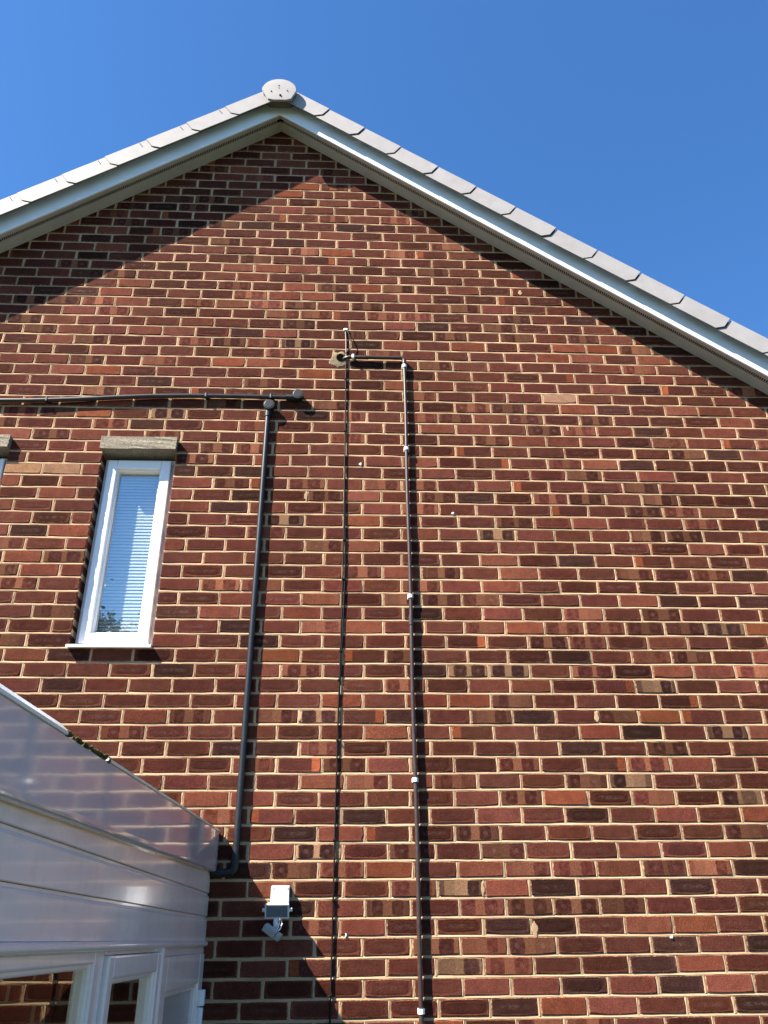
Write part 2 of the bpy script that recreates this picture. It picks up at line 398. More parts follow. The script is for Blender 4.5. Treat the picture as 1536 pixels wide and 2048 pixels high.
def brick_geo(x0, x1, n, dl, dr, r):
    """front face grid 3 x 2 with worn arrises, skirt back into the bed"""
    z0 = OFF + n * G; z1 = z0 + G
    a = x0 + (0 if dl else jw[(round(x0, 5), n)] / 2); b = x1 - (0 if dr else jw[(round(x1, 5), n)] / 2)
    jt = .0050 + r.uniform(-.0014, .0016); jb = .0053 + r.uniform(-.0014, .0016)
    NX, NZ = 3, 2
    yb = r.uniform(-.0014, .0008); tx = r.uniform(-.0012, .0012); tz = r.uniform(-.0010, .0010)
    def Z(x, top): return (z1 - jt + wob(n + 1, x)) if top else (z0 + jb + wob(n, x))
    def P(i, j, inset, y, jit):
        fu = i / NX; fv = j / NZ
        x = a + (b - a) * fu; lo, hi = Z(x, 0), Z(x, 1); z = lo + (hi - lo) * fv
        if i == 0: x += inset
        if i == NX: x -= inset
        if j == 0: z += inset
        if j == NZ: z -= inset
        if (i in (0, NX)) and (j in (0, NZ)): 
            x += (1 if i == 0 else -1) * abs(r.gauss(0, .0030)); z += (1 if j == 0 else -1) * abs(r.gauss(0, .0022))
        return (x + r.uniform(-jit, jit), y + tx * (fu - .5) * 2 + tz * (fv - .5) * 2, z + r.uniform(-jit, jit))
    vs = []; uv = []
    for j in range(NZ + 1):
        for i in range(NX + 1):
            vs.append(P(i, j, .0038, yb, .0011 if (i in (0, NX) or j in (0, NZ)) else 0))
    idx = lambda i, j: j * (NX + 1) + i
    fs = [(idx(i, j), idx(i + 1, j), idx(i + 1, j + 1), idx(i, j + 1)) for j in range(NZ) for i in range(NX)]
    loop = [(i, 0) for i in range(NX)] + [(NX, j) for j in range(NZ)] + [(i, NZ) for i in range(NX, 0, -1)] + [(0, j) for j in range(NZ, 0, -1)]
    m = len(loop); o = len(vs)
    for (i, j) in loop: vs.append(P(i, j, .0004, yb + .0026 + r.uniform(0, .0016), .0008))
    o2 = len(vs)
    for (i, j), q in zip(loop, vs[o:o2]):
        dep = .115 if ((dl and i == 0 and a > XL + .05) or (dr and i == NX and b < XR - .05)) else .016
        vs.append((q[0], dep, q[2]))
    for k in range(m):
        k2 = (k + 1) % m
        fs.append((idx(*loop[k]), o + k, o + k2, idx(*loop[k2])))
        fs.append((o + k, o2 + k, o2 + k2, o + k2))
    # reverse skirts so they face outwards
    L = max(b - a, .01); zc0, zc1 = Z((a + b) / 2, 0), Z((a + b) / 2, 1)
    ulen = L / .213
    for q in vs:
        u_ = (q[0] - a) / L
        if q[1] > .1: u_ = .35 if u_ < .5 else .65
        uv.append((u_, (q[2] - zc0) / (zc1 - zc0)))
    return vs, fs, uv, (a, b, zc0, zc1)

BK = .56
def brick_mesh(name, items):
    V, F, U, S, Cc, A, Pp, Vv = [], [], [], [], [], [], [], []
    for (vs, fs, uv, seed, ty, tint) in items:
        o = len(V); V += vs; F += [tuple(i + o for i in f) for f in fs]
        c, ac, pr = PALETTE[ty]
        n = len(vs)
        U += [(q[0], q[1], seed) for q in uv]
        Cc += [(c[0] * tint[0] * BK, c[1] * tint[1] * BK * .93, c[2] * tint[2] * BK * .95, 1)] * n
        A += [(ac[0] * tint[3] * BK, ac[1] * tint[3] * BK, ac[2] * tint[3] * BK, 1)] * n
        vq = random.Random(seed); Vv += [(vq.random(), vq.random(), vq.random(), vq.random())] * n
        Pp += [(pr[0] * tint[4], pr[1], pr[2], pr[3] * tint[5])] * n
    me = bpy.data.meshes.new(name); me.from_pydata(V, [], F); me.update()
    at = me.attributes.new('bc', 'FLOAT_VECTOR', 'POINT'); at.data.foreach_set('vector', [x for q in U for x in q])
    for nm, dat in (('bcol', Cc), ('bacc', A), ('bpar', Pp), ('bvar', Vv)):
        at = me.attributes.new(nm, 'FLOAT_COLOR', 'POINT'); at.data.foreach_set('color', [x for q in dat for x in q])
    me.materials.append(MT['brick'])
    return me

items = []
for (x0, x1, n, dl, dr) in bricks:
    r = random.Random(rn.random())
    vs, fs, uv, (a, b, zl, zh) = brick_geo(x0, x1, n, dl, dr, r)
    ty = pick()
    for (nx, t) in noted.get(n, ()):
        if a - .004 <= nx <= b + .004: ty = t
    if b - a < .15 and ty in 'sret': ty = rn.choice('mpd')
    if rn.random() < .5: uv = [(1 - q[0], q[1]) for q in uv]
    lum = math.exp(rn.gauss(0, .14)); tint = (lum * rn.uniform(.94, 1.06), lum * rn.uniform(.93, 1.07), lum * rn.uniform(.9, 1.1), math.exp(rn.gauss(0, .2)), rn.uniform(.35, 1.1), rn.uniform(0, 1.1))
    pa = [to_px((x, 0, z)) for x, z in ((a, zl), (b, zl), (b, zh), (a, zh))]
    cxp = sum(q[0] for q in pa) / 4; cyp = sum(q[1] for q in pa) / 4
    area = abs(sum(pa[i][0] * pa[(i + 1) % 4][1] - pa[(i + 1) % 4][0] * pa[i][1] for i in range(4))) / 2
    hid = cxp < 0 or cxp > 1536 or cyp < 0 or cyp > 2048 or (cxp < 440 and cyp > 1383 + .635 * cxp) 
    items.append((-1 if hid else area, (vs, fs, uv, rn.random(), ty, tint)))
items.sort(key=lambda q: -q[0])

# --- mortar: struck bed joints, ridged perpends, backing
mb = MB()
mr = random.Random(5)
for n in range(N0, N1 + 1):
    z = OFF + n * G
    lo = rows.get(n - 1, []); hi = rows.get(n, [])
    iv = sorted(set(lo) | set(hi)) if n % 1 == 0 else []
    # union of intervals above and below
    ev = []
    for a, b in sorted(lo + hi):
        if ev and a <= ev[-1][1]: ev[-1] = (ev[-1][0], max(b, ev[-1][1]))
        else: ev.append((a, b))
    for a, b in ev:
        cut = False
        for (p, q, s, t) in [W1, W2]:
            if s + .002 < z < t - .002 and a < (p + q) / 2 < b: cut = True
        m = max(2, int((b - a) / .05)); vs = []; fs = []
        for i in range(m + 1):
            x = a + (b - a) * i / m
            wv = wob(n, x)
            vs += [(x, .0062 + mr.uniform(-.0012, .0015), z + .0086 + wv), (x, .0036 + mr.uniform(-.0008, .0012), z + .0030 + wv),
                   (x, .0008 + mr.uniform(-.0012, .0010), z - .0035 + wv + mr.uniform(-.001, .001)), (x, .0022, z - .0090 + wv)]
        for i in range(m):
            for k in range(3):
                q = i * 4 + k; fs.append((q, q + 1, q + 5, q + 4))
        mb.add(vs, fs)
for (x, n, wd) in joints:
    z0 = OFF + n * G + .004; z1 = z0 + G - .008; vs = []; h = wd / 2 + .003
    for i in range(4):
        z = z0 + (z1 - z0) * i / 3; wv = mr.uniform(-.0008, .0008)
        vs += [(x - h, .0040, z), (x - .0015 + wv, .0014 + mr.uniform(-.0012, .001), z), (x + .002 + wv, .0022 + mr.uniform(-.0006, .0012), z), (x + h, .0036, z)]
    mb.add(vs, [(i * 4 + k, i * 4 + k + 1, i * 4 + k + 5, i * 4 + k + 4) for i in range(3) for k in range(3)])
for n, iv in rows.items():
    z0 = OFF + n * G; z1 = z0 + G
    for a, b in iv:
        mb.box(a + .002, b - .002, .012, .24, z0 + .0002, z1 - .0002)
wall = mb.build('gable_wall', 'mortar', house)
wall['label'] = 'brick gable wall in stretcher bond with cream mortar'
NB = 300
for i, (ar, it) in enumerate(items[:NB]):
    o = bpy.data.objects.new('brick', brick_mesh('brick', [it])); col.objects.link(o); o.parent = wall
    o.matrix_parent_inverse = wall.matrix_world.inverted()
rest = bpy.data.objects.new('bricks', brick_mesh('bricks', [it for ar, it in items[NB:]])); col.objects.link(rest)
rest.parent = wall; rest.matrix_parent_inverse = wall.matrix_world.inverted(); rest['kind'] = 'stuff'

# small things stuck on the wall face
def lump(name, m, px, py, rx, rz, ry=.006, seed=0, n=14):
    c = on_wall(px, py); q = random.Random(seed); bm = bmesh.new(); bmesh.ops.create_icosphere(bm, subdivisions=3, radius=1)
    for v in bm.verts:
        k = 1 + .28 * math.sin(3 * v.co.x + seed) * math.sin(4 * v.co.z + seed * 2) + q.uniform(-.07, .07)
        v.co = Vector((c.x + v.co.x * rx * k, c.y - .0005 + v.co.y * ry, c.z + v.co.z * rz * k))
    s = MB(); s.frombm(bm, True); return s.build(name, m, wall)
lump('mortar_patch', 'patch', 677, 718, .056, .068, .0045, 5)
for i, (px, py, rx, rz) in enumerate(((721, 929, .008, .010), (906, 1027, .009, .008), (1343, 1875, .008, .007), (692, 1871, .004, .009))):
    lump('wall_plug', 'clip', px, py, rx, rz, .006, 10 + i)
for i, (px, py, rx, rz) in enumerate(((1193, 1432, .012, .03), (612, 992, .010, .030), (600, 1432, .012, .030), (1070, 1862, .014, .034), (966, 1778, .008, .028), (1135, 857, .008, .02), (1040, 585, .012, .02))):
    lump('mortar_smear', 'mortar', px, py, rx, rz, .0009, 30 + i)
hole = MB(); hc = on_wall(681, 716)
hole.prism([(hc.x + .028 * math.cos(a * .524), -.0085, hc.z + .030 * math.sin(a * .524)) for a in range(12)], [(hc.x + .028 * math.cos(a * .524), .005, hc.z + .030 * math.sin(a * .524)) for a in range(12)])
hole.build('pipe_hole', 'dark', wall)

# other walls of the house: plain closed shell
s = MB()
EZ = roof_z(XR)
s.box(XL - .001, XL + .22, .245, 7.5, 0, roof_z(XL) + .02); s.box(XR - .22, XR + .001, .245, 7.5, 0, roof_z(XR) + .02)
s.add([(XL, 7.5, 0), (XR, 7.5, 0), (XR, 7.5, roof_z(XR)), (AX, 7.5, AZ), (XL, 7.5, roof_z(XL))], [(0, 1, 2, 3, 4)])
s.build('side_walls', 'plaster', house)
s = MB()
s.box(XL + .22, XR - .22, .25, 7.4, OFF + 3.02, OFF + 3.10)     # bedroom ceiling
s.box(XL + .22, XR - .22, .25, 7.4, OFF + .62, OFF + .70)       # bedroom floor
s.box(XL + .22, XR - .22, 2.6, 2.7, OFF + .70, OFF + 3.02)      # room partition
s.build('bedroom_shell', 'plaster', house)

# --- roof
roof = empty('roof', (AX, 0, AZ)); roof.parent = house; roof.matrix_parent_inverse = house.matrix_world.inverted()
def rp(side, s_, h, y):
    t = TH[side]; return (AX + side * (s_ * math.cos(t) + h * math.sin(t)), y, AZ - s_ * math.sin(t) + h * math.cos(t))
def mitre(side, h): return -h * math.tan(TH[side]) + .0005
def rake(mbq, side, prof, s1, s0=None, smooth=False):
    """prof: ring of (y, h); runs down the slope from the apex mitre (or s0) to s1"""
    a = [rp(side, mitre(side, h) if s0 is None else s0, h, y) for y, h in prof]
    b = [rp(side, s1, h, y) for y, h in prof]
    mbq.prism(a, b, smooth)
SE = 5.55
YB0, YB1 = -.143, -.161          # bargeboard back and front
YV = -.226                       # verge face
for side in (-1, 1):
    b = MB(); rake(b, side, [(YB0, -.010), (YB1 + .003, -.014), (YB1, -.010), (YB1, .138), (YB0, .138)], SE)
    b.build('bargeboard', 'barge', house)
    so_ = MB()
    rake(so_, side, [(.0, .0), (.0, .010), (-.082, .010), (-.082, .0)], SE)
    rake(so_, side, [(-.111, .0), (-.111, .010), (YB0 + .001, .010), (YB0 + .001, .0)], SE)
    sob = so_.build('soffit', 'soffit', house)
    vb = MB(); rake(vb, side, [(-.0815, .0085), (-.0815, .0125), (-.1115, .0125), (-.1115, .0085)], SE); vb.build('vent_slot', 'dark', sob)
    vg = MB(); q = .03
    while q < SE - .02:
        rake(vg, side, [(-.0817, .0012), (-.0817, .0045), (-.1113, .0045), (-.1113, .0012)], q + .0055, q); q += .0150
    vgo = vg.build('vent_grille', 'soffit', sob); vgo['kind'] = 'stuff'
    # roof covering: stepped tile courses over a deck
    tl = MB(); rake(tl, side, [(-.205, .135), (-.205, .150), (7.6, .150), (7.6, .135)], SE)
    k = 0; s0 = .10
    while s0 < SE + .02:
        s1 = s0 + .345
        tl.add([rp(side, s0, .152, -.215), rp(side, s1, .168, -.215), rp(side, s1, .168, 7.6), rp(side, s0, .152, 7.6),
                rp(side, s0, .172, -.215), rp(side, s1, .188, -.215), rp(side, s1, .188, 7.6), rp(side, s0, .172, 7.6)],
               [(0, 3, 2, 1), (4, 5, 6, 7), (0, 1, 5, 4), (1, 2, 6, 5), (2, 3, 7, 6), (3, 0, 4, 7)])
        s0 += .330
    tl.build('roof_slope', 'tile', roof)
    # verge units, butted with an open joint that follows the chamfered lower end
    HB, HT = .068, .194
    s1 = .318 if side > 0 else .350
    k = 0; prev = None; gp = .0115
    while s1 < SE + .3:
        v = MB(); vr = random.Random(k * 2 + side)
        dy = vr.uniform(-.002, .002); dh = vr.uniform(-.0025, .0025)
        end = [(s1 - .042, HB), (s1, HB + .046), (s1, HT)]
        if prev is None: start = [(-.02, HT), (-.02, HB)]
        elif side > 0: start = [(prev + gp, HT), (prev + gp, HB + .042), (prev - .042 + gp * 1.25, HB)]
        else: start = [(prev + .0012, HT), (prev + .0012, HB + .060), (prev + gp * .55, HB + .045), (prev - .042 + gp * 1.05, HB)]
        ol = end + start
        s0 = -.02 if prev is None else prev
        yf = lambda q: YV + dy - .005 * (q - s0) / (s1 - s0)
        v.prism([rp(side, q, h + dh, yf(q)) for q, h in ol], [rp(side, q, h + dh, yf(q) + .007) for q, h in ol])
        a_ = start[0][0]; tf = [(a_, HT - .003), (s1, HT - .003), (s1, HT + .003), (a_, HT + .003)]
        v.prism([rp(side, q, h + dh, yf(q) + .0005) for q, h in tf], [rp(side, q, h + dh, -.10) for q, h in tf])
        vt = v.build('verge_tile', 'verge', roof)
        if side < 0 and prev is not None:          # slot in the upper half of each left-hand unit
            sq_ = MB(); c_ = prev + .058; g4 = [(c_ - .0022, HT - .052), (c_ + .0022, HT - .052), (c_ + .0022, HT - .004), (c_ - .0022, HT - .004)]
            sq_.prism([rp(side, q, h + dh, yf(q) - .0006) for q, h in g4], [rp(side, q, h + dh, yf(q) + .006) for q, h in g4]); sq_.build('slot', 'dark', roof)
        prev = s1; s1 += .330; k += 1
# ridge
def capring(sc, y, dz=0, lo=1.0):
    c = on_wall(558.5, 179.5, -.275); c = Vector((c.x, y, c.z + dz)); sc = sc * .985; pts = []
    pts += [(c.x + .133 * sc * math.cos(a), y, c.z + .130 * sc * math.sin(a)) for a in [R(d) for d in range(-4, 185, 12)]]
    pts += [(c.x - .080 * sc, y, c.z - .108 * sc * lo), (c.x - .045 * sc, y, c.z - .120 * sc * lo), (c.x + .055 * sc, y, c.z - .118 * sc * lo), (c.x + .095 * sc, y, c.z - .103 * sc * lo)]
    return pts
rg = MB(); rg.prism(capring(.93, -.2595, -.008, .42), capring(.93, 7.6, -.008, .42), False); rg.build('ridge_tile', 'tile', roof)
rc = MB(); A = capring(.965, -.276); B = capring(1.0, -.269); Cq = capring(1.0, -.260)
n_ = len(A)
cc = on_wall(558.5, 180, -.282)
rc.add(A + [tuple(cc)], [(i, (i + 1) % n_, n_) for i in range(n_)], True)
rc.add(A + B, [(i, (i + 1) % n_, n_ + (i + 1) % n_, n_ + i) for i in range(n_)]); rc.add(B + Cq, [(i, (i + 1) % n_, n_ + (i + 1) % n_, n_ + i) for i in range(n_)])
ridge_cap = rc.build('ridge_end_cap', 'verge', roof)
for (px, py, r_) in ((558, 171, .0045), (558, 176, .004), (542.5, 182, .0045), (574.5, 181, .004), (560.5, 190, .008)):
    q = on_wall(px, py, -.281); s = MB()
    s.prism([(q.x + r_ * math.cos(a), -.2835, q.z + r_ * math.sin(a)) for a in [R(d) for d in range(0, 360, 36)]], [(q.x + r_ * math.cos(a), -.272, q.z + r_ * math.sin(a)) for a in [R(d) for d in range(0, 360, 36)]])
    s.build('screw_hole', 'dark', roof)

# --- windows
def make_window(sh, label):
    x0, x1, z0, z1 = W1[0] + sh, W1[1] + sh, W1[2], W1[3]
    wn = empty('window', ((x0 + x1) / 2, .08, z0)); wn.parent = house; wn.matrix_parent_inverse = house.matrix_world.inverted()
    wn['label'] = label
    # lintel
    L = MB(); bm = bmesh.new(); bmesh.ops.create_cube(bm, size=1)
    for v in bm.verts: v.co = Vector(((-1.934 - 1.476) / 2 + sh + v.co.x * .452, .045 + v.co.y * .17, OFF + 36.55 * G + v.co.z * (G * 1.05)))
    bmesh.ops.subdivide_edges(bm, edges=bm.edges[:], cuts=5, use_grid_fill=True)
    q = random.Random(4)
    for v in bm.verts: v.co += Vector((q.uniform(-.002, .002), q.uniform(-.002, .002), q.uniform(-.002, .002)))
    L.frombm(bm); L.build('lintel', 'concrete', wn)
    # reveals and soffit of the opening
    rv = MB(); rv.box(x0 - .02, x0 - .0035, .03, .24, z0 - .05, z1); rv.box(x1 + .0035, x1 + .02, .03, .24, z0 - .05, z1)
    rv.box(x0, x1, .13, .24, z1 + .002, z1 + .07); rv.box(x0 - .0, x1 + .0, .05, .24, z0 - .07, z0 - .004)
    rv.build('reveal', 'plaster', wn)
    def ring(name, a, b, c, d, wd, y0, y1, m, bev, par):
        f = MB()
        f.bbox(a, a + wd, y0, y1, c, d, bev); f.bbox(b - wd, b, y0, y1, c, d, bev)
        f.bbox(a + wd - .001, b - wd + .001, y0 + .0004, y1, d - wd, d - .0003, bev); f.bbox(a + wd - .001, b - wd + .001, y0 + .0004, y1, c + .0003, c + wd, bev)
        return f.build(name, m, par)
    zt, zb = z1 - .004, z0 + .020
    ring('frame', x0 + .002, x1 - .002, zb, zt, .034, .086, .108, 'pvc', .003, wn)
    sash = ring('sash', x0 + .030, x1 - .030, zb + .026, zt - .028, .058, .041, .106, 'pvc', .006, wn)
    ring('glazing_bead', x0 + .084, x1 - .084, zb + .080, zt - .082, .013, .060, .100, 'pvc', .004, wn)
    gl = MB(); a, b, c, d = x0 + .091, x1 - .091, zb + .087, zt - .089
    gl.add([(a, .094, c), (b, .094, c), (b, .094, d), (a, .094, d)], [(0, 1, 2, 3)]); gl.build('pane', 'glass', wn)
    # sill
    sl_ = MB(); pr = [(.09, z0 + .026), (-.024, z0 + .017), (-.033, z0 + .013), (-.035, z0 - .001), (-.031, z0 - .003), (-.029, z0 + .005), (.09, z0 + .008)]
    sl_.prism([(x0 - .004, y, z) for y, z in pr], [(x1 + .004, y, z) for y, z in pr])
    sill = sl_.build('sill', 'pvc', wn)
    for fx in (.30, .68):
        d_ = MB(); xx = x0 + (x1 - x0) * fx; d_.bbox(xx - .013, xx + .013, .080, .088, zb + .010, zb + .016, .001); d_.build('drain_slot', 'dark', wn)
    return wn
make_window(0, 'narrow white framed upstairs window with a closed venetian blind')
make_window(SH2, 'second upstairs window, only its right edge in view')
# venetian blinds hanging in the rooms
for sh, lab in ((0, 'white venetian blind behind the narrow upstairs window'), (SH2, 'white venetian blind behind the window at the left edge')):
    x0, x1 = W1[0] + sh + .012, W1[1] + sh - .012; zt, zb = W1[3] - .03, W1[2] + .06
    bl = empty('venetian_blind', ((x0 + x1) / 2, .13, zt)); tag(bl, lab, 'blind', 'venetian blinds in the upstairs windows')
    s = MB(); s.bbox(x0, x1,   .112, .140, zt - .028, zt, .003); s.build('head_rail', 'blind', bl)
    proto = None; z = zt - .045; i = 0
    while z > zb:
        if proto is None:
            s = MB(); prof = [(-.0115, -.0060), (-.006, -.0010), (0, .0022), (.006, .0050), (.0115, .0075)]
            # tilted, slightly crowned slat
            t = R(66); pts = []
            for k in range(5):
                a = -.0125 + .00625 * k; h = .0022 * (1 - (a / .0125) ** 2)
                pts.append((a * math.cos(t) - h * math.sin(t), a * math.sin(t) + h * math.cos(t)))
            vs = [(x0 + .004, .128 + p[0], z + p[1]) for p in pts] + [(x1 - .004, .128 + p[0], z + p[1]) for p in pts]
            s.add(vs, [(k, k + 1, k + 6, k + 5) for k in range(4)], True)
            proto = s.build('slat', 'blind', bl); zp = z
        else:
            o = proto.copy(); col.objects.link(o); o.location.z = proto.location.z + (z - zp)
        z -= .0205; i += 1
    for fx in (.16, .84):
        xx = x0 + (x1 - x0) * fx; s = MB(); s.tube([(xx, .116, zb), (xx, .116, zt)], .0009, 6); s.build('ladder_cord', 'blind', bl)

# ------------------------------------------------------------------ porch
PX, FX = -1.068, -1.041           # cladding plane, fascia face
PY = -3.15; PXL = -3.7
por = empty('porch', (-2.3, -1.5, 0)); tag(por, 'white plastic clad flat roofed porch built against the brick wall', 'porch')
def zf_top(y): return OFF + .792 + .0285 * y
def zf_bot(y): return OFF + .607 + .0215 * y
# fascia: hollow lipped board following the fall of the roof
def fascia_ring(y, xs=FX):
    t, b = zf_top(y), zf_bot(y); p = [(xs - .006, t + .001), (xs, t - .006)]
    p += [(xs, b + .020)]
    p += [(xs - .014 + .014 * math.cos(a), b + .014 - .014 * math.sin(a)) for a in [R(d) for d in (15, 35, 55, 75, 90)]]
    p += [(xs - .0268, b + .001), (xs - .0268, b + .006), (xs - .014, b + .007), (xs - .008, b + .03), (xs - .008, t)]
    return [(x, y, z) for x, z in p]
f = MB()
ys = [-.012] + [-.012 - (abs(PY) - .012) * i / 14 for i in range(1, 15)]
for a, b in zip(ys[:-1], ys[1:]):
    A, B = fascia_ring(a), fascia_ring(b); n_ = len(A)
    f.add(A + B, [(i, (i + 1) % n_, n_ + (i + 1) % n_, n_ + i) for i in range(n_)], False)
f.add(fascia_ring(ys[0]), [tuple(range(n_))]); f.add(fascia_ring(ys[-1]), [tuple(range(n_))])
fas = f.build('fascia', 'pvc_gloss', por)
e_ = MB(); e_.bbox(FX - .03, FX - .001, -.012, -.002, zf_bot(0) + .004, zf_top(0) - .002, .004); e_.build('fascia_end', 'pvc_clad', por)
# roof trims
def trim(y0, y1, w0, w1, h0, h1, name):
    s = MB()
    def rg_(y, wd, hh): t = zf_top(y); return [(FX + .004, y, t - .004), (FX + .006, y, t + .002), (FX - wd * .5, y, t + hh), (FX - wd, y, t + hh + .003), (FX - wd, y, t - .004)]
    m = 10
    for i in range(m):
        a = y0 + (y1 - y0) * i / m; b = y0 + (y1 - y0) * (i + 1) / m; fa = i / m; fb = (i + 1) / m
        s.prism(rg_(a, w0 + (w1 - w0) * fa, h0 + (h1 - h0) * fa), rg_(b, w0 + (w1 - w0) * fb, h0 + (h1 - h0) * fb))
    return s.build(name, 'pvc', por)
trim(PY, -2.43, .034, .034, .022, .022, 'roof_trim')
trim(-2.10, -.012, .026, .018, .010, .008, 'roof_trim')
q = random.Random(9); ms = MB()
for i in range(90):
    y = q.uniform(-2.44, -2.06); t = zf_top(y); r_ = q.uniform(.004, .012); bm = bmesh.new(); bmesh.ops.create_icosphere(bm, subdivisions=1, radius=r_)
    cx_ = FX + q.uniform(-.02, .003)
    for v in bm.verts: v.co = Vector((cx_ + v.co.x * q.uniform(.6, 1.2), y + v.co.y * q.uniform(.8, 1.6), t + .001 + v.co.z * q.uniform(.5, 1.1)))
    ms.frombm(bm)
mo = ms.build('moss', 'moss', por); mo['kind'] = 'stuff'
# roof deck
s = MB(); s.add([(FX - .008, -.012, zf_top(0) - .03), (FX - .008, PY, zf_top(PY) - .03), (PXL, PY, zf_top(PY) - .03), (PXL, -.012, zf_top(0) - .03),
                 (FX - .008, -.012, zf_top(0) - .006), (FX - .008, PY, zf_top(PY) - .006), (PXL, PY, zf_top(PY) - .006), (PXL, -.012, zf_top(0) - .006)],
                [(0, 1, 2, 3), (4, 5, 6, 7), (0, 1, 5, 4), (1, 2, 6, 5), (2, 3, 7, 6), (3, 0, 4, 7)]); s.build('flat_roof', 'tile', por)
# shiplap cladding boards
Z1 = [.318, .420, .517, .640]
for i in range(3):
    s = MB(); a, b = OFF + Z1[i], OFF + Z1[i + 1]
    pr = [(PX - .012, a + .001), (PX - .002, a + .001), (PX, a + .003), (PX, b - .016), (PX - .004, b - .010), (PX - .007, b - .007), (PX - .007, b), (PX - .012, b)]
    zz = lambda z, y: z if i < 2 or z < OFF + .56 else z
    s.prism([(x, -.004, z) for x, z in pr], [(x, PY, z) for x, z in pr]); s.build('cladding_board', 'pvc_clad', por)
# bead under the cladding
s = MB(); s.tube([(PX + .002, -.006, OFF + .3075), (PX + .002, PY, OFF + .3075)], .0115, 12); s.build('cornice_bead', 'pvc_clad', por)
s = MB(); s.bbox(PX - .05, PX - .004, -1.733, -.004, OFF + .2865, OFF + .300, .003); s.bbox(PX - .05, PX - .003, -.993, -.005, OFF + .2705, OFF + .288, .003); s.build('head_frame', 'pvc_clad', por)
# fixed light
def upvc(name, y0, y1, z0, z1, wd, x0, x1, m, par, bev=.006, skip_bottom=False):
    f = MB()
    f.bbox(x0, x1, y0, y0 + wd, z0, z1, bev); f.bbox(x0, x1, y1 - wd, y1, z0, z1, bev)
    f.bbox(x0, x1 - .0006, y0 + wd - .001, y1 - wd + .001, z1 - wd, z1 - .0006, bev); f.bbox(x0, x1 - .0006, y0 + wd - .001, y1 - wd + .001, z0, z0 + wd, bev)
    return f.build(name, m, par)
def pane(name, y0, y1, z0, z1, x, par):
    g_ = MB(); g_.add([(x, y0, z0), (x, y1, z0), (x, y1, z1), (x, y0, z1)], [(0, 1, 2, 3)]); return g_.build(name, 'porchglass', par)
DADO = .72
wA = empty('fixed_window', (PX, -2.4, DADO)); wA.parent = por; wA.matrix_parent_inverse = por.matrix_world.inverted()
f = MB()
for (a, b, c, d) in ((PY + .01, PY + .10, DADO, OFF + .2985), (-1.828, -1.735, DADO, OFF + .2985)): f.bbox(PX - .06, PX - .006, a, b, c, d, .006)
f.bbox(PX - .06, PX - .0066, PY + .099, -1.827, OFF + .268, OFF + .298, .005); f.bbox(PX - .06, PX - .0066, PY + .099, -1.827, DADO, DADO + .06, .005)
f.build('frame', 'pvc_clad', wA)
upvc('glazing_bead', PY + .095, -1.823, DADO + .055, OFF + .272, .016, PX - .05, PX - .014, 'pvc_clad', wA, .005)
pane('pane', PY + .10, -1.83, DADO + .06, OFF + .262, PX - .030, wA)
wB = empty('opening_window', (PX, -1.37, DADO)); wB.parent = por; wB.matrix_parent_inverse = por.matrix_world.inverted()
upvc('sash', -1.730, -1.022, DADO, OFF + .2855, .058, PX - .05, PX + .008, 'pvc_clad', wB)
upvc('glazing_bead', -1.680, -1.072, DADO + .05, OFF + .234, .020, PX - .04, PX + .000, 'pvc_clad', wB, .006)
pane('pane', -1.67, -1.08, DADO + .06, OFF + .224, PX - .020, wB)
for yy in (-1.016, -1.000):
    s = MB(); s.bbox(PX - .05, PX + .012, yy - .006, yy + .006, DADO - .01, OFF + .298, .003); s.build('coupling_post', 'pvc_clad', por)
dr = empty('door', (PX, -.5, .05)); dr.parent = por; dr.matrix_parent_inverse = por.matrix_world.inverted()
upvc('door_leaf', -.985, -.012, .04, OFF + .270, .115, PX - .05, PX + .004, 'pvc_clad', dr, .006)
upvc('glazing_bead', -.875, -.122, 1.0, OFF + .160, .024, PX - .045, PX - .004, 'pvc_clad', dr, .007)
s = MB(); s.bbox(PX - .045, PX - .006, -.875, -.122, .15, 1.0, .004); s.build('kick_panel', 'pvc_clad', dr)
g_ = MB(); g_.add([(PX - .024, -.86, 1.01), (PX - .024, -.13, 1.01), (PX - .024, -.13, OFF + .14), (PX - .024, -.86, OFF + .14)], [(0, 1, 2, 3)])
MT['obscure'] = mat('obscure_glass', (.30, .29, .29), .18, .6, bump=(60, .6, .004)); g_.build('pane', 'obscure', dr)
s = MB(); s.bbox(PX + .002, PX + .022, -.052, -.012, OFF + .065, OFF + .128, .004); s.bbox(PX + .002, PX + .018, -.048, -.014, OFF - .01, OFF + .060, .004); s.build('hinge', 'pvc', dr)
# dado and the walls of the porch out of view
s = MB(); s.box(PX - .10, PX - .01, PY, -1.0, 0, DADO - .001); s.box(PXL, PX - .10, PY, PY + .08, 0, DADO); s.box(PXL, PXL + .08, PY, -.01, 0, DADO)
s.build('dado_wall', 'plaster', por)
s = MB()
for a in (PXL, -2.9, -2.0, PX - .075): s.box(a, a + .06, PY + .006, PY + .07, DADO, OFF + .55)
for b in (PY + .08, -2.1, -1.1, -.08): s.box(PXL + .005, PXL + .06, b, b + .06, DADO, OFF + .55)
s.box(PXL, PX - .02, PY + .004, PY + .075, OFF + .272, OFF + .60); s.box(PXL, PXL + .07, PY + .08, -.012, OFF + .272, OFF + .62)
s.build('far_frames', 'pvc_clad', por)

# ------------------------------------------------------------------ pipes and cables on the wall
def pt(px, py, Y): return on_wall(px, py, Y)
